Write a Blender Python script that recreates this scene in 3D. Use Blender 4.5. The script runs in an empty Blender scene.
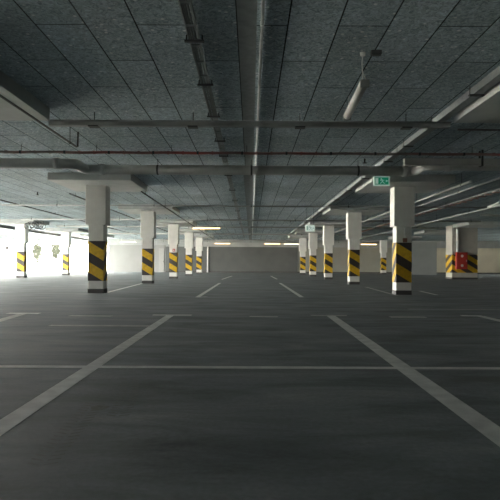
import bpy, bmesh, math, random
from mathutils import Vector, Matrix
random.seed(7)
SC = bpy.context.scene
COL = SC.collection
PI = math.pi

# ------------------------------------------------------------------ dimensions
EYE = 0.867            # camera height
ZC = EYE + 2.45        # ceiling
ZS = EYE + 2.254       # drop panel soffit
XL, XR = -21.5, 27.0   # side walls
YO, YN, ZN = 14.0, 11.0, 1.9  # low gap before the open left side is unseen, added for fill light
W0, W1, WZ = -21.0, -7.0, 0.42  # unseen low slot behind the camera, added to light column fronts and ceiling
RO0, RO1 = 43.0, 50.0  # unseen high opening in the right wall, added to light the beige wall
YB, YF = 56.0, -12.0   # back wall, wall behind the camera
ROW = [8.29, 16.26, 24.23, 32.2, 40.2, 48.1]

# ------------------------------------------------------------------ materials
def new_mat(name):
    m = bpy.data.materials.new(name); m.use_nodes = True
    nt = m.node_tree
    return m, nt, nt.nodes, nt.links, nt.nodes['Principled BSDF']

def simple(name, col, rough=0.6, metal=0.0, var=0.12, scale=6.0, bump=0.0, spec=0.5, emit=None, estr=0.0):
    m, nt, N, L, b = new_mat(name)
    b.inputs['Roughness'].default_value = rough
    b.inputs['Metallic'].default_value = metal
    b.inputs['Specular IOR Level'].default_value = spec
    tc = N.new('ShaderNodeTexCoord')
    nz = N.new('ShaderNodeTexNoise'); nz.inputs['Scale'].default_value = scale
    nz.inputs['Detail'].default_value = 5
    L.new(tc.outputs['Object'], nz.inputs['Vector'])
    r = N.new('ShaderNodeValToRGB')
    r.color_ramp.elements[0].position = 0.3; r.color_ramp.elements[1].position = 0.7
    c0 = [c*(1-var) for c in col]; c1 = [min(1, c*(1+var)) for c in col]
    r.color_ramp.elements[0].color = (*c0, 1); r.color_ramp.elements[1].color = (*c1, 1)
    L.new(nz.outputs['Fac'], r.inputs['Fac']); L.new(r.outputs['Color'], b.inputs['Base Color'])
    if bump:
        n2 = N.new('ShaderNodeTexNoise'); n2.inputs['Scale'].default_value = scale*14; n2.inputs['Detail'].default_value = 6
        L.new(tc.outputs['Object'], n2.inputs['Vector'])
        bp = N.new('ShaderNodeBump'); bp.inputs['Strength'].default_value = bump; bp.inputs['Distance'].default_value = 0.02
        L.new(n2.outputs['Fac'], bp.inputs['Height']); L.new(bp.outputs['Normal'], b.inputs['Normal'])
    if emit:
        b.inputs['Emission Color'].default_value = (*emit, 1); b.inputs['Emission Strength'].default_value = estr
    return m

def ceiling_mat():
    m, nt, N, L, b = new_mat('wood_wool_ceiling')
    b.inputs['Roughness'].default_value = 0.9
    b.inputs['Specular IOR Level'].default_value = 0.2
    tc = N.new('ShaderNodeTexCoord')
    sp = N.new('ShaderNodeSeparateXYZ'); L.new(tc.outputs['Object'], sp.inputs[0])
    ax = N.new('ShaderNodeMath'); ax.operation = 'ADD'; ax.inputs[1].default_value = 0.153 + 0.519*60
    ay = N.new('ShaderNodeMath'); ay.operation = 'ADD'; ay.inputs[1].default_value = -4.7 + 2.0*20
    L.new(sp.outputs['X'], ax.inputs[0]); L.new(sp.outputs['Y'], ay.inputs[0])
    cb = N.new('ShaderNodeCombineXYZ'); L.new(ay.outputs[0], cb.inputs['X']); L.new(ax.outputs[0], cb.inputs['Y'])
    br = N.new('ShaderNodeTexBrick')
    br.offset = 0.5; br.offset_frequency = 2; br.squash = 1.0
    br.inputs['Scale'].default_value = 1.0
    br.inputs['Mortar Size'].default_value = 0.0085
    br.inputs['Mortar Smooth'].default_value = 0.15
    br.inputs['Bias'].default_value = 0.0
    br.inputs['Brick Width'].default_value = 2.0
    br.inputs['Row Height'].default_value = 0.519
    br.inputs['Color1'].default_value = (0.88, 0.88, 0.88, 1)
    br.inputs['Color2'].default_value = (1.12, 1.12, 1.12, 1)
    br.inputs['Mortar'].default_value = (0.06, 0.06, 0.06, 1)
    L.new(cb.outputs[0], br.inputs['Vector'])
    # fibrous speckle of the wood-wool boards
    nz = N.new('ShaderNodeTexNoise'); nz.inputs['Scale'].default_value = 16; nz.inputs['Detail'].default_value = 8
    nz.inputs['Roughness'].default_value = 0.75; nz.inputs['Distortion'].default_value = 1.5
    L.new(tc.outputs['Object'], nz.inputs['Vector'])
    r1 = N.new('ShaderNodeValToRGB')
    r1.color_ramp.elements[0].position = 0.38; r1.color_ramp.elements[0].color = (0.195, 0.25, 0.28, 1)
    r1.color_ramp.elements[1].position = 0.62; r1.color_ramp.elements[1].color = (0.58, 0.685, 0.74, 1)
    L.new(nz.outputs['Fac'], r1.inputs['Fac'])
    vo = N.new('ShaderNodeTexVoronoi'); vo.inputs['Scale'].default_value = 7.5
    L.new(tc.outputs['Object'], vo.inputs['Vector'])
    r2 = N.new('ShaderNodeValToRGB')
    r2.color_ramp.elements[0].position = 0.10; r2.color_ramp.elements[0].color = (1, 1, 1, 1)
    r2.color_ramp.elements[1].position = 0.17; r2.color_ramp.elements[1].color = (0, 0, 0, 1)
    L.new(vo.outputs['Distance'], r2.inputs['Fac'])
    mx = N.new('ShaderNodeMix'); mx.data_type = 'RGBA'
    fm = N.new('ShaderNodeMath'); fm.operation = 'MULTIPLY'; fm.inputs[1].default_value = 0.9
    L.new(r2.outputs['Color'], fm.inputs[0]); L.new(fm.outputs[0], mx.inputs['Factor'])
    L.new(r1.outputs['Color'], mx.inputs['A']); mx.inputs['B'].default_value = (0.85, 0.88, 0.88, 1)
    ml = N.new('ShaderNodeMix'); ml.data_type = 'RGBA'; ml.blend_type = 'MULTIPLY'; ml.inputs['Factor'].default_value = 1
    L.new(mx.outputs['Result'], ml.inputs['A']); L.new(br.outputs['Color'], ml.inputs['B'])
    # large soft blotches
    n3 = N.new('ShaderNodeTexNoise'); n3.inputs['Scale'].default_value = 0.6; n3.inputs['Detail'].default_value = 3
    L.new(tc.outputs['Object'], n3.inputs['Vector'])
    r3 = N.new('ShaderNodeValToRGB')
    r3.color_ramp.elements[0].position = 0.3; r3.color_ramp.elements[0].color = (0.82, 0.82, 0.82, 1)
    r3.color_ramp.elements[1].position = 0.7; r3.color_ramp.elements[1].color = (1.1, 1.1, 1.1, 1)
    L.new(n3.outputs['Fac'], r3.inputs['Fac'])
    m3 = N.new('ShaderNodeMix'); m3.data_type = 'RGBA'; m3.blend_type = 'MULTIPLY'; m3.inputs['Factor'].default_value = 1
    L.new(ml.outputs['Result'], m3.inputs['A']); L.new(r3.outputs['Color'], m3.inputs['B'])
    L.new(m3.outputs['Result'], b.inputs['Base Color'])
    bp = N.new('ShaderNodeBump'); bp.inputs['Strength'].default_value = 0.5; bp.inputs['Distance'].default_value = 0.015
    ad = N.new('ShaderNodeMath'); ad.operation = 'SUBTRACT'
    L.new(nz.outputs['Fac'], ad.inputs[0]); L.new(br.outputs['Fac'], ad.inputs[1])
    L.new(ad.outputs[0], bp.inputs['Height']); L.new(bp.outputs['Normal'], b.inputs['Normal'])
    return m

def floor_mat():
    m, nt, N, L, b = new_mat('sealed_concrete_floor')
    b.inputs['Specular IOR Level'].default_value = 0.3
    tc = N.new('ShaderNodeTexCoord')
    mp = N.new('ShaderNodeMapping'); mp.inputs['Scale'].default_value = (0.7, 2.2, 1)
    L.new(tc.outputs['Object'], mp.inputs['Vector'])
    n1 = N.new('ShaderNodeTexNoise'); n1.inputs['Scale'].default_value = 1.0; n1.inputs['Detail'].default_value = 9
    n1.inputs['Roughness'].default_value = 0.68; n1.inputs['Distortion'].default_value = 0.6
    L.new(mp.outputs[0], n1.inputs['Vector'])
    r1 = N.new('ShaderNodeValToRGB')
    r1.color_ramp.elements[0].position = 0.3; r1.color_ramp.elements[0].color = (0.072, 0.089, 0.096, 1)
    r1.color_ramp.elements[1].position = 0.72; r1.color_ramp.elements[1].color = (0.285, 0.318, 0.328, 1)
    L.new(n1.outputs['Fac'], r1.inputs['Fac'])
    n2 = N.new('ShaderNodeTexNoise'); n2.inputs['Scale'].default_value = 35; n2.inputs['Detail'].default_value = 6
    L.new(tc.outputs['Object'], n2.inputs['Vector'])
    r2 = N.new('ShaderNodeValToRGB')
    r2.color_ramp.elements[0].position = 0.3; r2.color_ramp.elements[0].color = (0.86, 0.86, 0.86, 1)
    r2.color_ramp.elements[1].position = 0.7; r2.color_ramp.elements[1].color = (1.1, 1.1, 1.1, 1)
    L.new(n2.outputs['Fac'], r2.inputs['Fac'])
    mx = N.new('ShaderNodeMix'); mx.data_type = 'RGBA'; mx.blend_type = 'MULTIPLY'; mx.inputs['Factor'].default_value = 1
    L.new(r1.outputs['Color'], mx.inputs['A']); L.new(r2.outputs['Color'], mx.inputs['B'])
    # dark oil-like stains
    n3 = N.new('ShaderNodeTexNoise'); n3.inputs['Scale'].default_value = 0.9; n3.inputs['Detail'].default_value = 5
    mp3 = N.new('ShaderNodeMapping'); mp3.inputs['Location'].default_value = (11.3, 4.7, 0); mp3.inputs['Scale'].default_value = (0.8, 1.6, 1)
    L.new(tc.outputs['Object'], mp3.inputs['Vector']); L.new(mp3.outputs[0], n3.inputs['Vector'])
    r3 = N.new('ShaderNodeValToRGB')
    r3.color_ramp.elements[0].position = 0.60; r3.color_ramp.elements[0].color = (0, 0, 0, 1)
    r3.color_ramp.elements[1].position = 0.72; r3.color_ramp.elements[1].color = (0.55, 0.55, 0.55, 1)
    L.new(n3.outputs['Fac'], r3.inputs['Fac'])
    m2 = N.new('ShaderNodeMix'); m2.data_type = 'RGBA'
    L.new(r3.outputs['Color'], m2.inputs['Factor']); L.new(mx.outputs['Result'], m2.inputs['A'])
    m2.inputs['B'].default_value = (0.07, 0.07, 0.07, 1)
    L.new(m2.outputs['Result'], b.inputs['Base Color'])
    rr = N.new('ShaderNodeMapRange'); rr.inputs['To Min'].default_value = 0.62; rr.inputs['To Max'].default_value = 0.82
    L.new(n1.outputs['Fac'], rr.inputs['Value']); L.new(rr.outputs[0], b.inputs['Roughness'])
    bp = N.new('ShaderNodeBump'); bp.inputs['Strength'].default_value = 0.12; bp.inputs['Distance'].default_value = 0.01
    L.new(n2.outputs['Fac'], bp.inputs['Height']); L.new(bp.outputs['Normal'], b.inputs['Normal'])
    return m

def stripe_mat():
    """yellow and black diagonal bands; UV.x carries height + slope * distance round the column"""
    m, nt, N, L, b = new_mat('hazard_stripes')
    b.inputs['Roughness'].default_value = 0.55
    uv = N.new('ShaderNodeUVMap'); uv.uv_map = 'UVMap'
    sp = N.new('ShaderNodeSeparateXYZ'); L.new(uv.outputs[0], sp.inputs[0])
    s = N.new('ShaderNodeMath'); s.operation = 'SUBTRACT'; s.inputs[0].default_value = 1.51 + 0.59*6
    L.new(sp.outputs['X'], s.inputs[1])
    d = N.new('ShaderNodeMath'); d.operation = 'DIVIDE'; d.inputs[1].default_value = 0.59
    L.new(s.outputs[0], d.inputs[0])
    f = N.new('ShaderNodeMath'); f.operation = 'FRACT'; L.new(d.outputs[0], f.inputs[0])
    g = N.new('ShaderNodeMath'); g.operation = 'LESS_THAN'; g.inputs[1].default_value = 0.52
    L.new(f.outputs[0], g.inputs[0])
    tc = N.new('ShaderNodeTexCoord'); nz = N.new('ShaderNodeTexNoise'); nz.inputs['Scale'].default_value = 9; nz.inputs['Detail'].default_value = 6
    L.new(tc.outputs['Object'], nz.inputs['Vector'])
    ry = N.new('ShaderNodeValToRGB')
    ry.color_ramp.elements[0].position = 0.25; ry.color_ramp.elements[0].color = (0.50, 0.30, 0.006, 1)
    ry.color_ramp.elements[1].position = 0.6; ry.color_ramp.elements[1].color = (0.68, 0.43, 0.012, 1)
    L.new(nz.outputs['Fac'], ry.inputs['Fac'])
    mx = N.new('ShaderNodeMix'); mx.data_type = 'RGBA'
    L.new(g.outputs[0], mx.inputs['Factor']); mx.inputs['A'].default_value = (0.045, 0.038, 0.036, 1)
    L.new(ry.outputs['Color'], mx.inputs['B']); L.new(mx.outputs['Result'], b.inputs['Base Color'])
    return m

def dusty_red_mat():
    m, nt, N, L, b = new_mat('dusty_red_paint')
    b.inputs['Roughness'].default_value = 0.6
    tc = N.new('ShaderNodeTexCoord'); nz = N.new('ShaderNodeTexNoise'); nz.inputs['Scale'].default_value = 0.55; nz.inputs['Detail'].default_value = 4
    L.new(tc.outputs['Object'], nz.inputs['Vector'])
    r = N.new('ShaderNodeValToRGB')
    r.color_ramp.elements[0].position = 0.40; r.color_ramp.elements[0].color = (0.20, 0.17, 0.16, 1)
    r.color_ramp.elements[1].position = 0.6; r.color_ramp.elements[1].color = (0.36, 0.075, 0.06, 1)
    L.new(nz.outputs['Fac'], r.inputs['Fac']); L.new(r.outputs['Color'], b.inputs['Base Color'])
    return m

M = dict(
    ceil=ceiling_mat(), floor=floor_mat(), stripes=stripe_mat(), redpipe=dusty_red_mat(),
    drop=simple('painted_slab', (0.44, 0.46, 0.455), 0.8, var=0.08, scale=2.5, bump=0.1),
    column=simple('column_paint', (0.70, 0.70, 0.675), 0.7, var=0.06, scale=3.5, bump=0.08),
    skirt=simple('black_skirting', (0.06, 0.06, 0.058), 0.6),
    strip=simple('dark_filler_strip', (0.235, 0.26, 0.265), 0.85, var=0.15, scale=9, bump=0.3),
    wallgrey=simple('grey_wall_paint', (0.09, 0.096, 0.094), 0.7, var=0.08, scale=1.2),
    wallbeige=simple('beige_wall_paint', (0.52, 0.48, 0.36), 0.75, var=0.08, scale=1.2),
    wallwhite=simple('white_wall_paint', (0.23, 0.23, 0.225), 0.7, var=0.04, scale=1.2),
    walldark=simple('dark_wall_paint', (0.30, 0.31, 0.31), 0.8, var=0.1, scale=1.2),
    line=simple('worn_white_line_paint', (0.66, 0.68, 0.66), 0.65, var=0.18, scale=7, bump=0.05),
    faint=simple('faded_line_paint', (0.42, 0.43, 0.42), 0.6, var=0.25, scale=9),
    tyre=simple('tyre_rubber_mark', (0.11, 0.115, 0.115), 0.6, var=0.3, scale=30),
    galv=simple('galvanised_steel', (0.27, 0.295, 0.30), 0.5, metal=0.25, var=0.12, scale=12),
    pipe=simple('grey_pipe_plastic', (0.38, 0.39, 0.38), 0.45, var=0.1, scale=3),
    bracket=simple('dark_steel_bracket', (0.05, 0.055, 0.055), 0.5, metal=0.4),
    blackpipe=simple('black_conduit', (0.035, 0.035, 0.035), 0.5),
    palepipe=simple('pale_plastic_conduit', (0.62, 0.64, 0.63), 0.45),
    trunk=simple('grey_cable_trunk', (0.26, 0.275, 0.275), 0.5, metal=0.3),
    cable=simple('dark_cable_sheath', (0.06, 0.065, 0.065), 0.5),
    pinkcable=simple('pink_orange_cable', (0.50, 0.32, 0.27), 0.5),
    diffuser=simple('dusty_acrylic_diffuser', (0.34, 0.35, 0.33), 0.3, var=0.1, scale=8),
    housing=simple('grey_lamp_housing', (0.42, 0.43, 0.42), 0.5),
    glow=simple('warm_lit_tube', (0.9, 0.8, 0.6), 0.4, var=0.02, emit=(1.0, 0.60, 0.24), estr=1.0),
    dimglow=simple('pale_lit_tube', (0.9, 0.9, 0.82), 0.4, var=0.02, emit=(1.0, 0.85, 0.6), estr=0.5),
    signgreen=simple('exit_sign_green', (0.005, 0.20, 0.11), 0.4, var=0.05, emit=(0.0, 0.35, 0.19), estr=0.03),
    signwhite=simple('exit_sign_white', (0.62, 0.70, 0.66), 0.4, var=0.03, emit=(0.75, 1.0, 0.88), estr=0.02),
    signpale=simple('exit_sign_pale_face', (0.72, 0.80, 0.76), 0.4, var=0.03, emit=(0.8, 1.0, 0.92), estr=0.05),
    red=simple('red_cabinet_paint', (0.40, 0.035, 0.025), 0.45, var=0.08),
    white=simple('white_enamel', (0.75, 0.75, 0.72), 0.45, var=0.03),
    paving=simple('pale_outdoor_paving', (0.80, 0.78, 0.72), 0.9, scale=0.8),
    leaf=simple('pale_green_leaf', (0.023, 0.026, 0.019), 0.9, var=0.25, spec=0.1, scale=5),
    bark=simple('grey_bark', (0.026, 0.024, 0.021), 0.9),
)

# ------------------------------------------------------------------ mesh helpers
def bx(bm, x0, x1, y0, y1, z0, z1):
    v = [bm.verts.new(p) for p in ((x0,y0,z0),(x1,y0,z0),(x1,y1,z0),(x0,y1,z0),(x0,y0,z1),(x1,y0,z1),(x1,y1,z1),(x0,y1,z1))]
    for f in ((0,3,2,1),(4,5,6,7),(0,1,5,4),(1,2,6,5),(2,3,7,6),(3,0,4,7)):
        bm.faces.new([v[i] for i in f])

def tube(bm, p0, p1, r, seg=16, r1=None):
    p0 = Vector(p0); p1 = Vector(p1); d = (p1-p0).normalized()
    a = Vector((0,0,1)) if abs(d.z) < 0.9 else Vector((1,0,0))
    u = d.cross(a).normalized(); w = d.cross(u)
    r1 = r if r1 is None else r1
    A = [bm.verts.new(p0 + (u*math.cos(t)+w*math.sin(t))*r) for t in [2*PI*i/seg for i in range(seg)]]
    B = [bm.verts.new(p1 + (u*math.cos(t)+w*math.sin(t))*r1) for t in [2*PI*i/seg for i in range(seg)]]
    for i in range(seg):
        f = bm.faces.new((A[i], A[(i+1)%seg], B[(i+1)%seg], B[i])); f.smooth = True
    bm.faces.new(A[::-1]); bm.faces.new(B)

def sweep(bm, pts, r, seg=12):
    """a round tube through a list of points, mitred at the bends"""
    pts = [Vector(p) for p in pts]; rings = []
    for i, p in enumerate(pts):
        d = (pts[min(i+1, len(pts)-1)] - pts[max(i-1, 0)]).normalized()
        a = Vector((0,0,1)) if abs(d.z) < 0.95 else Vector((1,0,0))
        u = d.cross(a).normalized(); w = d.cross(u)
        rings.append([bm.verts.new(p + (u*math.cos(2*PI*k/seg)+w*math.sin(2*PI*k/seg))*r) for k in range(seg)])
    for A, B in zip(rings, rings[1:]):
        for k in range(seg):
            f = bm.faces.new((A[k], A[(k+1)%seg], B[(k+1)%seg], B[k])); f.smooth = True
    bm.faces.new(rings[0][::-1]); bm.faces.new(rings[-1])

def poly(bm, pts, z):
    bm.faces.new([bm.verts.new((x, y, z)) for x, y in pts])

def prism_xz(bm, pts, y0, y1):
    """outline in the x-z plane given depth y0..y1"""
    A = [bm.verts.new((x, y0, z)) for x, z in pts]; B = [bm.verts.new((x, y1, z)) for x, z in pts]
    n = len(pts)
    bm.faces.new(A); bm.faces.new(B[::-1])
    for i in range(n): bm.faces.new((A[i], B[i], B[(i+1)%n], A[(i+1)%n]))

def build(name, bm, mat, parent=None, bevel=0.0):
    bmesh.ops.recalc_face_normals(bm, faces=bm.faces)
    me = bpy.data.meshes.new(name); bm.to_mesh(me); bm.free()
    me.materials.append(mat)
    o = bpy.data.objects.new(name, me); COL.objects.link(o)
    if parent: o.parent = parent
    if bevel:
        md = o.modifiers.new('bevel', 'BEVEL'); md.width = bevel; md.segments = 2; md.limit_method = 'ANGLE'
    return o

def B(): return bmesh.new()

def tag(o, label, cat, group=None):
    o['label'] = label; o['category'] = cat
    if group: o['group'] = group
    return o

def thing(name, label, cat, loc=(0,0,0), rz=0, group=None):
    o = bpy.data.objects.new(name, None); COL.objects.link(o)
    o.empty_display_size = 0.2
    o.location = loc; o.rotation_euler = (0, 0, rz)
    return tag(o, label, cat, group)

def struct(name, bm, mat, parent=None):
    o = build(name, bm, mat, parent); o['kind'] = 'structure'; return o

def dup(root, loc, label, rz=None, group=None):
    r = root.copy(); COL.objects.link(r); r.location = loc; r['label'] = label
    if rz is not None: r.rotation_euler = (0, 0, rz)
    if group: r['group'] = group
    for ch in list(root.children):
        c = ch.copy(); COL.objects.link(c); c.parent = r
        for g in list(ch.children):
            d = g.copy(); COL.objects.link(d); d.parent = c
    return r

# ------------------------------------------------------------------ setting
bm = B(); bx(bm, XL-0.25, XR+0.25, YF-0.25, YB+0.35, -0.25, 0); floor = struct('floor', bm, M['floor'])
bm = B(); bx(bm, XL-0.25, XR+0.25, YF-0.25, YB+0.35, ZC, ZC+0.3); ceiling = struct('ceiling', bm, M['ceil'])

# drop panels at the column heads
def drop(cx, cy, hx=1.15, hy=1.22):
    bm = B(); bx(bm, cx-hx, cx+hx, cy-hy, cy+hy, ZS, ZC+0.01)
    global n_trim
    n_trim += 1
    o = build('trim_%d' % n_trim, bm, M['drop'], None, 0.006); o['kind'] = 'structure'
n_trim = 3
for sx in (-1, 1):
    for i, y in enumerate(ROW):
        drop((4.33 if i == 0 else 4.40)*sx, y - (0.71 if i == 0 else 0), 1.13)
        drop(13.3*sx, y - (0.71 if i == 0 else 0), 1.15)

# dark strip set between the ceiling boards
bm = B(); bx(bm, -0.150, 0.045, YF, 14.5, ZC-0.0012, ZC+0.005); bx(bm, -0.22, 0.06, 14.5, YB-0.05, ZC-0.0012, ZC+0.005)
struct('trim_1', bm, M['strip'])

# walls
bm = B(); bx(bm, XL-0.25, XL, YF, YN, 0, ZC); bx(bm, XL-0.25, XL, YN, YO, ZN, ZC); struct('wall_left', bm, M['walldark'])
bm = B(); bx(bm, XL-0.25, XL, YO, YB+0.3, ZC-0.42, ZC); struct('trim_2', bm, M['walldark'])           # lintel over the open left side
bm = B(); bx(bm, XR, XR+0.25, YF, RO0, 0, ZC); bx(bm, XR, XR+0.25, RO1, YB+0.3, 0, ZC)
bx(bm, XR, XR+0.25, RO0, RO1, 0, 1.9); bx(bm, XR, XR+0.25, RO0, RO1, 2.6, ZC); struct('wall_right', bm, M['walldark'])
bm = B(); bx(bm, XL-0.25, W0, YF-0.25, YF, 0, ZC); bx(bm, W1, XR+0.25, YF-0.25, YF, 0, ZC); bx(bm, W0, W1, YF-0.25, YF, WZ, ZC); struct('wall_front', bm, M['walldark'])
DK0, DK1 = -8.6, 4.7
bm = B(); bx(bm, DK0, XR, YB, YB+0.3, 2.58, ZC); bx(bm, XL, -14.4, YB, YB+0.3, 2.72, ZC); bx(bm, -14.4, DK0, YB, YB+0.3, 2.72, ZC)
struct('trim_3', bm, M['walldark'])
bm = B(); bx(bm, DK0, DK1, YB-0.08, YB+0.3, 0, 2.58); struct('wall_back', bm, M['wallgrey'])
bm = B(); bx(bm, DK1, 16.0, YB, YB+0.3, 0, 2.58); struct('wall_back_centre', bm, simple('olive_grey_wall_paint', (0.27, 0.27, 0.235), 0.75, var=0.06, scale=1.2))
bm = B(); bx(bm, 16.0, XR, YB, YB+0.3, 0, 2.58); struct('wall_back_right', bm, M['wallbeige'])
bm = B(); bx(bm, -14.4, DK0, YB, YB+0.3, 0, 2.72); struct('wall_back_left', bm, M['wallwhite'])
bm = B(); bx(bm, DK0, DK1, YB-0.11, YB-0.08, 0, 0.12); bx(bm, DK1, XR, YB-0.03, YB, 0, 0.12)
struct('baseboard_back', bm, M['skirt'])
# grey block standing before the beige wall
bm = B(); bx(bm, 14.2, 16.5, 49.3, YB, 0, 2.9); struct('wall_stair', bm, simple('pale_grey_wall_paint', (0.20, 0.215, 0.21), 0.75, var=0.06, scale=1.5))

# outdoors
bm = B(); poly(bm, [(-140,-60),(XL-0.25,-60),(XL-0.25,200),(-140,200)], -0.02)
poly(bm, [(XL-0.25,-60),(XR+0.25,-60),(XR+0.25,YF-0.25),(XL-0.25,YF-0.25)], -0.02)
poly(bm, [(XR+0.25,-60),(100,-60),(100,YB+0.35),(XR+0.25,YB+0.35)], -0.02)
poly(bm, [(XL-0.25,YB+0.35),(60,YB+0.35),(60,200),(XL-0.25,200)], -0.02)
struct('ground', bm, M['paving'])

# ------------------------------------------------------------------ floor markings (parts of the floor)
def mark(name, pts, mat, z=0.0008):
    bm = B(); poly(bm, pts, z); return build(name, bm, mat, floor)
def bar(xa, xb, y, w, mat='line', name='parking_line', z=0.0008):
    return mark(name, [(xa, y-w/2), (xb, y-w/2), (xb, y+w/2), (xa, y+w/2)], M[mat], z)
TROLL = math.tan(math.radians(0.3))
def fl(px, py):                     # where a ray of the photograph meets the floor
    py = py - (px-251)*TROLL
    Y = 555*EYE/(py-264); return ((px-251)/555*Y, Y)
def seg(a, b, w, mat='line', name='parking_line', z=0.0008):
    a = Vector(a); b = Vector(b); d = (b-a).normalized(); n = Vector((-d.y, d.x))*w/2
    return mark(name, [tuple(a-n), tuple(b-n), tuple(b+n), tuple(a+n)], M[mat], z)
A1 = Vector(fl(171, 315)); A0 = Vector(fl(80.5, 375)); A0 = A1 + (A0-A1)*1.55
seg(A0, A1, 0.13)
C1 = Vector(fl(330, 315)); C0 = Vector(fl(414.3, 375)); C0 = C1 + (C0-C1)*1.55
seg(C0, C1, 0.145)
seg(fl(0, 366.5), fl(500, 368.5), 0.105, 'line', z=0.0012)
seg(fl(-250, 366), fl(0, 366.5), 0.105, 'line', z=0.0012); seg(fl(500, 368.5), fl(750, 369), 0.105, 'line', z=0.0012)
seg(fl(153, 315), fl(192, 315.2), 0.16, 'line', z=0.0012)
seg(fl(311, 315.3), fl(347, 315.6), 0.14, 'faint', z=0.0012)
for a, b, w, m in (((8,313.3),(40,313.5),.2,'line'), ((70,315.6),(112,316.2),.17,'faint'), ((250,316.4),(278,316.8),.18,'faint'),
                   ((390,317),(426,317.2),.2,'faint'), ((461,315.6),(483,316),.2,'line'), ((408,309),(500,309.6),.11,'faint'),
                   ((50,325.5),(150,326),.14,'faint')):
    seg(fl(*a), fl(*b), w, m, z=0.0012)
for a, b, w, m in (((24,313.4),(-120,356),.15,'faint'), ((480,316),(620,349),.15,'line'),
                   ((198,297),(220,283),.12,'line'), ((222,279.4),(232,276),.12,'line'), ((302,297.2),(280,283),.12,'line'), ((277,279.2),(271,276),.12,'line'),
                   ((107,292.5),(142,283.5),.12,'line'), ((397,295.5),(366,287),.12,'faint'), ((437,295),(420,291),.12,'line'),
                   ((196,297.5),(207,296.5),.10,'faint')):
    seg(fl(*a), fl(*b), w, m)
# tyre tracks with tread rungs
def tread(cx, cy, ang, n, w=0.13, step=0.055, curve=0.0):
    bm = B()
    x, y, a = cx, cy, ang
    for k in range(n):
        d = Vector((math.cos(a), math.sin(a))); q = Vector((-d.y, d.x)); c = Vector((x, y))
        for s in (-1, 1):
            p0 = c + q*s*0.01; p1 = c + q*s*w/2 + d*0.025
            poly(bm, [tuple(p0-d*.009), tuple(p1-d*.009), tuple(p1+d*.009), tuple(p0+d*.009)], 0.0006)
        x += d.x*step; y += d.y*step; a += curve
    build('tyre_mark', bm, M['tyre'], floor)
p = fl(118, 416); tread(p[0], p[1], 1.62, 20, curve=0.012)
p = fl(42, 465); tread(p[0], p[1], 1.63, 20, curve=0.0)
p = fl(100, 408); bm = B()
poly(bm, [(p[0]+0.05*math.cos(t)*(1+.25*math.sin(3*t)), p[1]+0.07*math.sin(t)*(1+.2*math.cos(2*t))) for t in [2*PI*i/18 for i in range(18)]], 0.0006)
build('oil_stain', bm, M['tyre'], floor)

# ------------------------------------------------------------------ columns
HW, HD, CW, CD = 0.22, 0.21, 0.295, 0.25      # half sizes of the shaft and of the wide head
def band(parent, x0, x1, y0, y1, z0, z1, ks=1.05):
    bm = B(); uvl = bm.loops.layers.uv.new('UVMap')
    def quad(ps, ws):
        f = bm.faces.new([bm.verts.new(p) for p in ps])
        for l, w in zip(f.loops, ws): l[uvl].uv = (w, 0)
    k = 0.6
    W = (x1-x0)*k
    quad([(x0,y0,z0),(x1,y0,z0),(x1,y0,z1),(x0,y0,z1)], [z0, z0+W, z1+W, z1])
    D = (y1-y0)*ks
    quad([(x0,y1,z0),(x0,y0,z0),(x0,y0,z1),(x0,y1,z1)], [z0+D, z0, z1, z1+D])
    quad([(x1,y0,z0),(x1,y1,z0),(x1,y1,z1),(x1,y0,z1)], [z0+W, z0+W-D, z1+W-D, z1+W])
    quad([(x1,y1,z0),(x0,y1,z0),(x0,y1,z1),(x1,y1,z1)], [z0, z0+W, z1+W, z1])
    quad([(x0,y0,z1),(x1,y0,z1),(x1,y1,z1),(x0,y1,z1)], [z1]*4)
    quad([(x0,y1,z0),(x1,y1,z0),(x1,y0,z0),(x0,y0,z0)], [z0]*4)
    return build('striped_band', bm, M['stripes'], parent)

GC = 'square columns with yellow and black stripes'
def make_column(label):
    t = thing('concrete_column', label, 'column', group=GC)
    bm = B(); bx(bm, -HW, HW, -HD, HD, 0, 2.0); build('shaft', bm, M['column'], t, 0.012)
    bm = B(); bx(bm, -CW, CW, -CD, CD, 1.98, ZS+0.005); build('column_head', bm, M['column'], t, 0.012)
    band(t, -HW-.005, HW+.005, -HD-.005, HD+.005, 0.355, 1.51)
    bm = B(); bx(bm, -HW-.008, HW+.008, -HD-.008, HD+.008, 0, 0.125); build('skirting', bm, M['skirt'], t)
    return t
col0 = make_column('nearest striped column of the left row, largest of them, white head shaded on its right')
col0.location = (-4.49, ROW[1], 0)
L = {}
spots = [
 ((4.42, ROW[1]), 'nearest striped column of the right row, daylit left edge and grey conduit above its stripes'),
 ((-4.49, ROW[2]), 'second striped column of the left row, just behind the big left one'),
 ((4.48, ROW[2]), 'second striped column of the right row, left of the warm ceiling lamp at right'),
 ((-4.49, ROW[3]), 'third striped column of the left row with a small red call point above its stripes'),
 ((4.48, ROW[3]), 'third striped column of the right row, right of the far pair'),
 ((-4.49, ROW[4]), 'fourth striped column of the left row, second from the dark grey back wall'),
 ((4.48, ROW[4]), 'fourth striped column of the right row, between the farthest and the third'),
 ((-4.49, ROW[5]), 'farthest and smallest striped column of the left row, beside the white downpipe'),
 ((4.48, ROW[5]), 'farthest and smallest striped column of the right row, beside the grey back wall'),
 ((-13.3, ROW[3]), 'striped column at the far left edge before the bright open side'),
 ((-13.4, ROW[4]), 'small striped column against the bright gap, left of the big left column'),
 ((12.28, 51.5), 'small striped column peeping out left of the big right column'),
]
for (x, y), lab in spots: L[lab] = dup(col0, (x, y, 0), lab)

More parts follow.
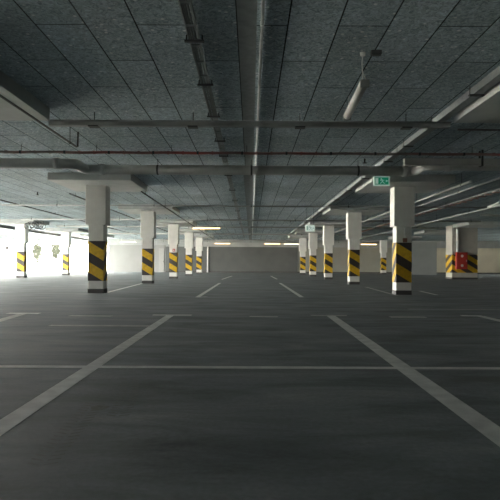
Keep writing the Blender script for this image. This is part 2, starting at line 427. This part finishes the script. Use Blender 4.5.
# wide pier with cabinet at the right
pr = thing('wall_pier', 'wide striped pier at right carrying a red fire cabinet', 'pier', (13.1, 34.55, 0))
bm = B(); bx(bm, -0.78, 0.78, -0.55, 0.55, 0, ZC); build('shaft', bm, simple('pier_paint', (0.42, 0.41, 0.37), 0.75, var=0.07, scale=3), pr, 0.012)
band(pr, -0.785, 0.785, -0.555, 0.555, 0.40, 1.51, 0.5)
bm = B(); bx(bm, -0.79, 0.79, -0.56, 0.56, 0, 0.11); build('skirting', bm, M['skirt'], pr)
fc = thing('fire_hose_cabinet', 'red fire hose cabinet with two white symbols on the striped pier', 'cabinet', (12.85, 33.99, 0.62))
bm = B(); bx(bm, -0.34, 0.34, -0.2, 0.0, 0, 1.02); build('body', bm, M['red'], fc, 0.01)
bm = B(); bx(bm, -0.31, 0.31, -0.215, -0.2, 0.03, 0.99); dr = build('door', bm, M['red'], fc, 0.004)
bm = B(); bx(bm, 0.24, 0.27, -0.24, -0.215, 0.45, 0.57); build('handle', bm, M['white'], dr)
for z in (0.22, 0.80):
    bm = B()
    prism_xz(bm, [(0.085*math.cos(t), z+0.085*math.sin(t)) for t in [2*PI*i/20 for i in range(20)]], -0.219, -0.214)
    build('symbol', bm, M['white'], dr)
vp = B(); tube(vp, (12.62, 33.9, 1.68), (12.62, 33.9, ZC), 0.085, 16)
dp = build('vertical_pipe', vp, M['palepipe']); tag(dp, 'pale vertical pipe running up the striped pier above the red cabinet', 'pipe')

# red call point and a conduit on columns
cp = thing('alarm_call_point', 'small red fire alarm call point above stripes of a left row column', 'alarm', (-4.45, ROW[3]-HD, 1.56))
bm = B(); bx(bm, -0.07, 0.07, -0.05, 0.0, 0, 0.16); build('body', bm, M['red'], cp, 0.008)
bm = B(); bx(bm, -0.035, 0.035, -0.056, -0.05, 0.05, 0.11); build('press_plate', bm, M['white'], cp)
cc = thing('wall_conduit', 'grey conduit and brown socket box on the front of the big right column', 'conduit', (4.44, ROW[1]-HD, 1.515))
bm = B(); tube(bm, (0, -0.02, 0.10), (0, -0.02, 0.46), 0.022, 10); build('conduit_tube', bm, M['palepipe'], cc)
bm = B(); bx(bm, -0.06, 0.06, -0.06, 0, 0.0, 0.12); build('socket_box', bm, simple('brown_plastic', (0.2, 0.09, 0.06), 0.5), cc, 0.006)

# ------------------------------------------------------------------ services under the ceiling
def rod(bm, x, y, z0, r=0.006): tube(bm, (x, y, z0), (x, y, ZC+0.003), r, 8)

# main cross pipe with its two offset ends
PZ = EYE + 2.20
def run_pipe(name, label, pts, r, mat, hangers, cat='pipe', couplings=(), group=None):
    t = thing(name, label, cat, pts[0], 0, group)
    o = Vector(pts[0])
    bm = B(); sweep(bm, [Vector(p)-o for p in pts], r, 20); build('pipe_body', bm, M[mat], t)
    for h in hangers:
        h = Vector(h)-o
        bm = B(); tube(bm, h+Vector((-0.02,0,0)), h+Vector((0.02,0,0)), r+0.008, 20) if abs((Vector(pts[-1])-o).x) > abs((Vector(pts[-1])-o).y) else tube(bm, h+Vector((0,-0.02,0)), h+Vector((0,0.02,0)), r+0.008, 20)
        tube(bm, h+Vector((0,0,r)), (h.x, h.y, ZC-o.z+0.003), 0.007, 8)
        build('hanger', bm, M['bracket'], t)
    for c, d in couplings:
        c = Vector(c)-o; d = Vector(d)
        bm = B(); tube(bm, c-d, c+d, r+0.018, 20); build('coupling', bm, M[mat], t)
    return t
run_pipe('drain_pipe', 'thick grey drain pipe crossing the whole ceiling in front of the column heads',
    [(XL+4, 12.28, PZ), (-4.02, 12.28, PZ), (-3.94, 12.30, PZ), (-3.90, 12.40, PZ), (-3.90, 12.91, PZ), (-3.86, 13.01, PZ), (-3.78, 13.03, PZ), (3.72, 13.03, PZ), (3.80, 13.01, PZ), (3.84, 12.91, PZ), (3.84, 12.40, PZ), (3.88, 12.30, PZ), (3.96, 12.28, PZ), (XR-6, 12.28, PZ)],
    0.112, 'pipe', [(x, 12.28, PZ) for x in (-15, -12, -9, -6, 6, 9, 12, 15)] + [(-2.2, 13.03, PZ), (0, 13.03, PZ), (2.5, 13.03, PZ)],
    couplings=[((-4.3, 12.28, PZ), (0.06, 0, 0)), ((4.35, 12.28, PZ), (0.06, 0, 0)), ((-3.5, 13.03, PZ), (0.06, 0, 0)), ((3.6, 13.03, PZ), (0.06, 0, 0))])
# wide grey duct above it at the right
dt = thing('ventilation_duct', 'flat grey duct lying above the drain pipe at the right edge', 'duct', (4.1, 11.85, 0))
bm = B(); bx(bm, -0.85, 12, -0.06, 0.06, EYE+2.12, EYE+2.27); build('duct_body', bm, M['pipe'], dt, 0.008)
for x in (0.8, 3.5, 6.5, 9.5):
    bm = B(); bx(bm, x-0.02, x+0.02, -0.08, -0.06, EYE+2.11, ZC+0.003); bx(bm, x-0.02, x+0.02, 0.06, 0.08, EYE+2.11, ZC+0.003); bx(bm, x-0.02, x+0.02, -0.08, 0.08, EYE+2.105, EYE+2.12)
    build('hanger', bm, M['bracket'], dt)

# near cross trunk (behind the front drop panels)
run = thing('cable_duct', 'grey cable duct crossing the near ceiling between the front drop panels', 'cable duct', (0, 8.97, 0))
bm = B(); bx(bm, -3.27, 3.2, -0.05, 0.06, EYE+2.215, EYE+2.30); build('trunk_body', bm, M['trunk'], run, 0.01)
bm = B(); tube(bm, (-3.3, -0.075, EYE+2.285), (3.2, -0.075, EYE+2.285), 0.014, 10); build('conduit', bm, M['galv'], run)
for x in (-2.55, -0.95, 0.78, 2.5):
    bm = B(); bx(bm, x-0.08, x+0.08, -0.07, 0.07, EYE+2.198, EYE+2.216); tube(bm, (x, 0.03, EYE+2.25), (x, 0.03, ZC+0.003), 0.007, 8)
    build('hanger', bm, M['bracket'], run)

run_pipe('black_pipe', 'thin black conduit at right continuing past the front right drop panel', [(3.3, 8.9, EYE+2.17), (9, 8.9, EYE+2.17), (15, 8.9, EYE+2.17)], 0.016, 'blackpipe', [(5.8, 8.9, EYE+2.17), (9, 8.9, EYE+2.17), (12, 8.9, EYE+2.17)], 'conduit')
# red sprinkler line with clips
RY, RZ = 11.45, EYE+2.285
sp = thing('hanging_sprinkler_pipe', 'thin dusty red pipe with clips crossing the ceiling above the drain pipe', 'pipe', (0, RY, 0))
bm = B(); sweep(bm, [(-17 + 34*i/90, 0.0, RZ + 0.006*math.sin(i*1.9)) for i in range(91)], 0.027, 10); build('pipe_body', bm, M['redpipe'], sp)
for i in range(44):
    x = -6.6 + i*0.305
    bm = B(); bx(bm, x-0.02, x+0.02, -0.028, 0.028, RZ-0.03, RZ+0.03)
    build('clip', bm, M['redpipe'] if i % 3 else M['bracket'], sp)

for i in range(9):
    x = -6.3 + i*1.55
    bm = B(); tube(bm, (x, 0, RZ+0.02), (x, 0, ZC-0.003), 0.005, 8); build('hanger', bm, M['bracket'], sp)
# narrow cable ladder along the left of the centre
def ladder(name, label, x, y0, y1, zb, w, h, rail_mat, rung_step, hang, cables, cable_mat='cable', rung_mat=None, group=None, n_clip=0):
    t = thing(name, label, 'cable tray', (x, y0, 0), 0, group)
    Ln = y1-y0
    for s in (-1, 1):
        bm = B(); bx(bm, s*w/2-0.006, s*w/2+0.006, 0, Ln, zb, zb+h); build('side_rail', bm, M[rail_mat], t)
    bm = B()
    k = 0.1
    while k < Ln: bx(bm, -w/2, w/2, k-0.02, k+0.02, zb-(0.035 if rung_mat else 0), zb+0.012); k += rung_step
    o = build('rungs', bm, M[rung_mat or rail_mat], t); o['kind'] = 'stuff'
    for cx, r in cables:
        bm = B(); sweep(bm, [(cx + 0.006*math.sin(q*1.3+cx*50), Ln*q/40, zb+0.014+r) for q in range(41)], r, 8); build('cable', bm, M[cable_mat], t)
    for y in hang:
        yy = y-y0
        bm = B(); bx(bm, -w/2-0.05, w/2+0.05, yy-0.025, yy+0.025, zb-0.016, zb)
        for s in (-1, 1): tube(bm, (s*(w/2+0.03), yy, zb-0.01), (s*(w/2+0.03), yy, ZC+0.003), 0.007, 8)
        build('hanger', bm, M['bracket'], t)
    return t
ladder('cable_tray', 'narrow dark cable tray running to the back just left of centre', -0.62, 1.0, 50, ZC-0.056, 0.11, 0.03, 'galv', 0.5,
       [5.95, 7.4, 9.0, 10.8, 12.3, 15, 18, 21, 25, 29, 33], [(-0.034, 0.011), (-0.008, 0.012), (0.017, 0.010), (0.038, 0.010)], 'trunk')
# large tray at the right
def big_tray(label, x0, x1, y0, y1, zb, zt):
    t = thing('cable_tray', label, 'cable tray', (x0, y0, 0))
    Ln = y1-y0; W = x1-x0
    bm = B(); bx(bm, 0, 0.01, 0, Ln, zb, zt); bx(bm, 0, 0.028, 0, Ln, zt-0.006, zt); build('side_rail', bm, M['galv'], t)
    bm = B(); bx(bm, W-0.01, W, 0, Ln, zb, zt); bx(bm, W-0.028, W, 0, Ln, zt-0.006, zt); build('side_rail', bm, M['galv'], t)
    bm = B(); bx(bm, 0.01, W-0.01, 0, Ln, zb, zb+0.008); build('tray_base', bm, M['trunk'], t)
    for cx in (0.04, 0.075, 0.105):
        bm = B(); sweep(bm, [(cx, Ln*q/30, zb+0.03+0.008*math.sin(q*1.7+cx*60)) for q in range(31)], 0.016, 8); build('cable', bm, M['cable'], t)
    k = 0.55
    ys = [5.85, 7.6, 9.2, 10.9, 12.5, 15, 17.5, 20, 22.5, 25, 28, 31, 35]
    for y in ys:
        yy = y-y0
        bm = B(); bx(bm, -0.05, W+0.02, yy-0.025, yy+0.025, zb-0.018, zb)
        tube(bm, (-0.035, yy, zb-0.01), (-0.035, yy, ZC+0.003), 0.006, 8)
        build('hanger', bm, M['bracket'], t)
    return t
big_tray('galvanised cable tray along the right with one pale side, running to the back', 3.02, 3.155, 1.5, 46, EYE+2.335, EYE+2.44)
# pale conduit just right of the dark ceiling strip
cd = thing('ceiling_conduit', 'pale thin conduit running to the back beside the dark centre strip', 'conduit', (0.1, 1.0, 0))
bm = B(); sweep(bm, [(0, 0, ZC-0.022), (0, 47, ZC-0.022)], 0.016, 12); build('conduit_tube', bm, M['palepipe'], cd)
for y in (3.2, 5.6, 7.5, 9.3, 11.5, 15, 18.5, 22, 26):
    bm = B(); tube(bm, (0, y-1-0.035, ZC-0.022), (0, y-1+0.035, ZC-0.022), 0.021, 12); bx(bm, -0.012, 0.012, y-1-0.015, y-1+0.015, ZC-0.02, ZC+0.003); build('coupling', bm, M['palepipe'], cd)

def long_pipe(name, label, x, z, y0, y1, r, mat, hang_step=3.0, cat='pipe', group=None):
    hs = []; y = y0+0.6
    while y < y1: hs.append((x, y, z)); y += hang_step
    return run_pipe(name, label, [(x, y0, z), (x, (y0+y1)/2, z), (x, y1, z)], r, mat, hs, cat, group=group)
# black pipe under the left drop panel with a turned-up end
run_pipe('black_pipe', 'black conduit at upper left running under the dark drop panel, its end turned up',
    [(-3.24, 3.0, EYE+2.15), (-3.24, 7, EYE+2.15), (-3.24, 10.25, EYE+2.15), (-3.24, 10.34, EYE+2.17), (-3.24, 10.36, ZC+0.003)], 0.017, 'blackpipe', [(-3.24, 9.9, EYE+2.15)], 'conduit')
long_pipe('black_pipe', 'black conduit continuing beyond the drain pipe past the left column row', -3.29, EYE+2.15, 16.6, 50, 0.02, 'blackpipe', 4.0, 'conduit')
long_pipe('black_pipe', 'black conduit high at the left crossing over the brightest ceiling', -9.4, EYE+2.35, 14, 46, 0.024, 'blackpipe', 4.0, 'conduit')
long_pipe('black_pipe', 'black conduit showing just right of the big left column', -6.15, EYE+2.35, 18.8, 46, 0.024, 'blackpipe', 4.0, 'conduit')
# right-hand pipes
long_pipe('grey_pipe', 'grey pipe running back just right of the big right column head', 5.6, EYE+2.14, 14.2, 46, 0.03, 'pipe', 4.0)
long_pipe('grey_pipe', 'thin grey pipe running back left of the pink-runged cable ladder', 6.75, EYE+2.37, 13.5, 46, 0.022, 'pipe', 4.0)
long_pipe('grey_pipe', 'pale pipe running back below the pink-runged cable ladder at right', 8.95, EYE+2.15, 14.2, 46, 0.032, 'galv', 4.0)
ladder('cable_ladder', 'cable ladder with pinkish rungs running back at the far right', 7.9, 14, 46, EYE+2.365, 0.24, 0.05, 'trunk', 0.55, [16, 19, 22, 25, 28, 32, 36],
       [(-0.06, 0.02), (0.05, 0.02)], 'cable', 'pinkcable')
ladder('cable_tray', 'long cable tray at far left over the bright open side', -14.45, 20, 52, EYE+2.02, 0.3, 0.09, 'bracket', 0.5, [23, 26, 29, 32, 35, 38, 42, 46],
       [(-0.08, 0.02), (0.06, 0.02)])
long_pipe('grey_pipe', 'dark pipe above the long cable tray at far left', -15.2, EYE+2.28, 20, 52, 0.04, 'bracket', 4.0)
# further cross conduits
def cross(label, y, z, x0, x1, r, mat, name='cross_conduit'):
    n = max(2, int((x1-x0)/4)); hs = [(x0+0.5+(x1-x0-1)*i/n, y, z) for i in range(n+1)]
    return run_pipe(name, label, [(x0, y, z), ((x0+x1)/2, y, z), (x1, y, z)], r, mat, hs, 'conduit')
cross('dark conduit crossing the ceiling just before the second pair of columns', 21.9, EYE+2.28, -12, 12, 0.03, 'trunk')
cross('dark conduit crossing the ceiling above the nearest lit lamp', 28.8, EYE+2.27, -11.9, 11.9, 0.045, 'trunk')
cross('grey conduit crossing the ceiling midway behind the nearest lit lamp', 34.2, EYE+2.27, -12, 12.0, 0.045, 'trunk')
cross('pale grey conduit crossing the ceiling in front of the far lamps', 42.2, EYE+2.265, -12, 12, 0.05, 'pipe')
cross('dark lamp conduit crossing the ceiling over the farthest lamps', 52.9, EYE+2.10, -13, 13, 0.035, 'trunk', 'lamp_conduit')

# ------------------------------------------------------------------ lamps
def make_lamp(label, loc, rz, tube_mat, drop_z, group):
    """tube luminaire 1.5 m long along its own x axis, hanging at height 0 of the empty"""
    t = thing('hanging_tube_lamp', label, 'lamp', loc, rz, group)
    bm = B(); prism = [(-0.75, 0.03), (0.75, 0.03), (0.75, 0.075), (-0.75, 0.075)]
    bx(bm, -0.75, 0.75, -0.055, 0.055, 0.03, 0.075); build('housing', bm, M['housing'], t, 0.012)
    bm = B()
    A = []
    for x in (-0.735, 0.735):
        A.append([bm.verts.new((x, 0.052*math.cos(a), 0.035+0.05*math.sin(a))) for a in [PI+PI*i/10 for i in range(11)]])
    for i in range(10):
        f = bm.faces.new((A[0][i], A[0][i+1], A[1][i+1], A[1][i])); f.smooth = True
    bm.faces.new(A[0]); bm.faces.new(A[1][::-1]); bm.faces.new((A[0][0], A[1][0], A[1][10], A[0][10]))
    build('diffuser', bm, tube_mat, t)
    for s in (-1, 1):
        bm = B(); bx(bm, s*0.765-0.018, s*0.765+0.018, -0.058, 0.058, -0.018, 0.078); build('end_cap', bm, M['trunk'], t, 0.008)
        bm = B(); tube(bm, (s*0.6, 0, 0.07), (s*0.6, 0, drop_z), 0.006, 8); build('suspension_rod', bm, M['palepipe'], t)
    return t
GL = 'lit ceiling tube lamps'; GU = 'unlit ceiling tube lamps'
lz = EYE+2.16
lampU = make_lamp('unlit dusty tube lamp hanging lengthwise at upper right of centre', (1.39, 7.48, lz), math.radians(88), M['diffuser'], ZC-lz, GU)
dup(lampU, (8.15, 18.6, EYE+1.98), 'unlit pale tube lamp at the right edge, upper of the two there', math.radians(80), GU)
dup(lampU, (10.75, 24.4, lz), 'unlit pale tube lamp at the right edge, lower of the two there', math.radians(15), GU)
lz2 = EYE+1.93
lampL = make_lamp('warm lit tube lamp nearest the camera, hanging left of centre', (-2.46, 30.4, lz2), 0, M['glow'], ZC-lz2, GL)
for x, y, lab in ((-2.75, 53.3, 'warm lit tube lamp over the left end of the dark grey back wall'),
                  (2.05, 53.3, 'warm lit tube lamp over the right half of the dark grey back wall'),
                  (11.3, 53.3, 'warm lit tube lamp seen between the two nearer right columns'),):
    dup(lampL, (x, y, EYE+1.93), lab, 0, GL)
lampP = make_lamp('pale lit tube lamp right of the big left column over the white wall', (-11.3, 51.0, lz2), 0, M['dimglow'], ZC-lz2, GL)
dup(lampP, (3.9, 53.6, lz2), 'short-looking pale tube lamp beside the farthest right column', 0, GL)
# cable drop and ceiling rose by the unlit lamp
cr = thing('ceiling_rose', 'small pale ceiling rose with a cable drooping to the unlit tube lamp', 'ceiling rose', (1.28, 6.42, ZC))
bm = B(); tube(bm, (0, 0, 0.003), (0, 0, -0.035), 0.035, 14, 0.028); build('rose_cap', bm, M['white'], cr)
bm = B(); sweep(bm, [(0, 0, -0.03), (0.0, 0.04, -0.10), (0.02, 0.12, -0.16), (0.05, 0.2, -0.18), (0.085, 0.27, -0.2), (0.11, 0.30, -0.235)], 0.006, 8); build('flex_cable', bm, M['palepipe'], cr)
jb = thing('shadow_hole_box', 'small dark box added for a shadowed hole in the ceiling beside the pale ceiling rose', 'shadow hole', (1.42, 6.36, ZC))
bm = B(); bx(bm, -0.06, 0.06, -0.035, 0.035, -0.05, 0.003); build('body', bm, M['bracket'], jb, 0.006)  # dark box added in place of a shadowed hole in the ceiling
bm = B(); bx(bm, -0.045, 0.045, -0.025, 0.025, -0.056, -0.05); build('lid', bm, M['cable'], jb)

# ------------------------------------------------------------------ exit signs
def exit_sign(label, x, y, zc, w, h, top, face, pict):
    t = thing('exit_sign', label, 'sign', (x, y, zc))
    bm = B(); bx(bm, -w/2, w/2, -0.03, 0.03, -h/2, h/2); build('housing', bm, M['signwhite'], t, 0.012)
    fw, fh = w*0.42, h*0.37
    bm = B(); bx(bm, -fw, fw, -0.036, -0.03, -fh, fh); fc = build('face', bm, face, t)
    s = fh
    # running figure
    bm = B()
    y0, y1 = -0.040, -0.035
    prism_xz(bm, [(-0.15*s+0.16*s*math.cos(a), 0.62*s+0.16*s*math.sin(a)) for a in [2*PI*i/12 for i in range(12)]], y0, y1)
    prism_xz(bm, [(-0.05*s, 0.42*s), (0.22*s, 0.38*s), (0.32*s, -0.15*s), (0.08*s, -0.15*s)], y0, y1)
    prism_xz(bm, [(0.08*s, -0.15*s), (0.30*s, -0.15*s), (-0.05*s, -0.45*s), (-0.30*s, -0.80*s), (-0.45*s, -0.72*s), (-0.2*s, -0.4*s)], y0, y1)
    prism_xz(bm, [(0.18*s, -0.15*s), (0.34*s, -0.18*s), (0.62*s, -0.55*s), (0.95*s, -0.55*s), (0.95*s, -0.7*s), (0.55*s, -0.7*s)], y0, y1)
    prism_xz(bm, [(-0.05*s, 0.42*s), (0.0, 0.25*s), (-0.35*s, 0.1*s), (-0.5*s, 0.22*s)], y0, y1)
    prism_xz(bm, [(0.2*s, 0.38*s), (0.5*s, 0.05*s), (0.72*s, 0.18*s), (0.66*s, 0.28*s), (0.5*s, 0.2*s), (0.28*s, 0.42*s)], y0, y1)
    build('running_figure', bm, pict, fc)
    bm = B(); bx(bm, -fw*0.92, -fw*0.5, y0, y1, -0.8*s, 0.8*s); build('doorway_symbol', bm, pict, fc)
    bm = B(); prism_xz(bm, [(fw*0.55, 0), (fw*0.72, 0.35*s), (fw*0.72, 0.12*s), (fw*0.95, 0.12*s), (fw*0.95, -0.12*s), (fw*0.72, -0.12*s), (fw*0.72, -0.35*s)], y0, y1); build('arrow_symbol', bm, pict, fc)
    for s_ in (-1, 1):
        bm = B(); tube(bm, (s_*w*0.36, 0, h/2), (s_*w*0.36, 0, top-zc+0.003), 0.006, 8); build('suspension_rod', bm, M['bracket'], t)
    return t
exit_sign('green running figure exit sign hanging below the drain pipe near the right column', 3.36, 14.35, EYE+2.16, 0.42, 0.25, ZC, M['signgreen'], M['signwhite'])
exit_sign('small pale exit sign hanging farther back above the far right columns', 2.55, 24.0, EYE+1.56, 0.42, 0.30, ZC, M['signpale'], simple('exit_sign_grey_green', (0.25, 0.42, 0.36), 0.5))

# ------------------------------------------------------------------ small ceiling items
def sprinkler(label, x, y):
    t = thing('pendant_sprinkler', label, 'sprinkler', (x, y, ZC), 0, 'sprinkler heads under the ceiling')
    bm = B(); tube(bm, (0,0,0.003), (0,0,-0.09), 0.018, 10); build('stem', bm, M['bracket'], t)
    bm = B(); tube(bm, (0,0,-0.09), (0,0,-0.105), 0.045, 14, 0.05); build('deflector', bm, M['bracket'], t)
    return t
for x, y, lab in ((-7.4, 19.2, 'small dark sprinkler head on the bright ceiling left of the big left column'),
                  (-4.9+0.4, 29.4, 'small dark sprinkler head just before the third left column'),
                  (2.2, 31.0, 'small dark sprinkler head up left of the far exit sign'),
                  (2.62, 12.85, 'small dark sprinkler head above the drain pipe right of centre')):
    sprinkler(lab, x, y)
# bundle of coiled cable at far left
cl = thing('cable_coil', 'dark tangle of coiled cable hanging under the ceiling at far left', 'cable coil', (-11.75, 30.2, EYE+2.02))
for k in range(9):
    bm = B(); R = 0.21+0.04*random.random(); cx = (k-4)*0.09; tz = random.uniform(-0.05, 0.12); tw = random.uniform(-0.6, 0.6)
    pts = [(cx+R*math.cos(a)*math.cos(tw), R*math.cos(a)*math.sin(tw), tz+R*0.8*math.sin(a)) for a in [2*PI*i/24 for i in range(25)]]
    sweep(bm, pts, 0.02, 8); build('loop', bm, M['bracket'], cl)
bm = B(); tube(bm, (0,0,-0.05), (0,0,ZC-EYE-2.02+0.003), 0.012, 8); bx(bm, -0.35, 0.35, -0.02, 0.02, 0.1, 0.13); build('hanger', bm, M['bracket'], cl)
# white downpipe on the back wall
bm = B(); tube(bm, (-4.35, YB-0.16, 0), (-4.35, YB-0.16, 2.6), 0.075, 14)
tag(build('downpipe', bm, M['white']), 'white vertical downpipe at the left end of the dark back wall', 'pipe')
# white panelled strip at the left wall
bm = B(); bx(bm, -9.3, -8.75, YB-0.08, YB, 0, 2.4)
dd = struct('door_1', bm, simple('pale_door_paint', (0.28, 0.28, 0.27), 0.5, var=0.04))
bm = B(); bx(bm, -8.85, -8.8, YB-0.13, YB-0.08, 1.0, 1.14); build('door_handle', bm, M['bracket'], dd)

# ------------------------------------------------------------------ outdoors things
def tree(label, x, y, h, r, n):
    t = thing('young_tree', label, 'tree', (x, y, -0.02), 0, 'trees outside the open side')
    bm = B(); tube(bm, (0,0,0), (0.05,0,h*0.7), 0.09, 10, 0.04)
    for k in range(5):
        a = k*1.3; tube(bm, (0.03,0,h*(0.35+0.06*k)), (r*0.7*math.cos(a), r*0.7*math.sin(a), h*(0.6+0.05*k)), 0.03, 6, 0.012)
    build('trunk', bm, M['bark'], t)
    bm = B()
    for k in range(n):
        u = Vector((random.gauss(0,1), random.gauss(0,1), random.gauss(0,1))).normalized()*r*random.uniform(0.35,1)
        c = Vector((0,0,h*0.62)) + Vector((u.x, u.y, u.z*2.0))
        a = Vector((random.uniform(-1,1), random.uniform(-1,1), random.uniform(-1,1))).normalized()
        b_ = a.orthogonal().normalized(); s = random.uniform(0.07, 0.15)
        bm.faces.new([bm.verts.new(c+a*s), bm.verts.new(c+b_*s*0.5), bm.verts.new(c-a*s), bm.verts.new(c-b_*s*0.5)])
    build('foliage', bm, M['leaf'], t)
tree('pale green young tree outside, just right of the far left column', -26.2, 68.0, 3.6, 0.8, 1500)
tree('pale green tree outside seen midway between the two far left columns', -25.0, 71.0, 4.2, 0.8, 1500)
# white post with dark round plate
po = thing('mirror_post', 'white post with a dark round plate outside the left open side', 'post', (-24.2, 54.5, -0.02))
bm = B(); tube(bm, (0,0,0), (0,0,2.7), 0.09, 12); build('post', bm, M['white'], po)
bm = B(); tube(bm, (0.3,-0.12,2.35), (0.3,-0.16,2.35), 0.2, 20); build('round_plate', bm, simple('black_plate', (0.008, 0.008, 0.008), 0.8, spec=0.1), po)
bm = B(); bx(bm, 0.0, 0.3, -0.13, -0.09, 2.32, 2.38); build('arm', bm, M['white'], po)
# ------------------------------------------------------------------ light
w = bpy.data.worlds.new('overcast_sky'); SC.world = w; w.use_nodes = True
bg = w.node_tree.nodes['Background']; bg.inputs['Color'].default_value = (1.0, 0.965, 0.88, 1); bg.inputs['Strength'].default_value = 5.0
def portal(name, loc, rot, sx, sy):
    ld = bpy.data.lights.new(name, 'AREA'); ld.shape = 'RECTANGLE'; ld.size = sx; ld.size_y = sy
    ld.cycles.is_portal = True
    o = bpy.data.objects.new(name, ld); COL.objects.link(o); o.location = loc; o.rotation_euler = rot
# sampling portals of the sky; right, low and front openings are added fill
portal('daylight_opening_left', (XL-0.1, (YO+YB)/2, 1.45), (0, -PI/2, 0), 2.9, YB-YO)
portal('fill_opening_right', (XR+0.1, (RO0+RO1)/2, 2.25), (0, PI/2, 0), 0.7, RO1-RO0)
portal('fill_opening_low', (XL-0.1, (YN+YO)/2, ZN/2), (0, -PI/2, 0), ZN, YO-YN)
portal('fill_opening_front', ((W0+W1)/2, YF-0.1, WZ/2), (PI/2, 0, 0), W1-W0, WZ)
portal('daylight_opening_back', (-17.95, YB+0.15, 1.36), (-PI/2, 0, 0), 7.1, 2.72)

# ------------------------------------------------------------------ camera and view
cam = bpy.data.cameras.new('camera'); co = bpy.data.objects.new('camera', cam); COL.objects.link(co)
co.location = (0, 0, EYE); co.rotation_euler = (PI/2, math.radians(-0.3), 0)
cam.sensor_fit = 'HORIZONTAL'; cam.sensor_width = 36; cam.lens = 555/500*36
cam.shift_x = -1/500; cam.shift_y = 14/500; cam.clip_end = 500; cam.clip_start = 0.05
SC.camera = co
SC.cycles.max_bounces = 14; SC.cycles.diffuse_bounces = 9; SC.cycles.glossy_bounces = 5
SC.cycles.use_denoising = True
vs = SC.view_settings; vs.view_transform = 'Standard'; vs.look = 'None'; vs.gamma = 1.0; vs.use_curve_mapping = False
vs.exposure = 3.3
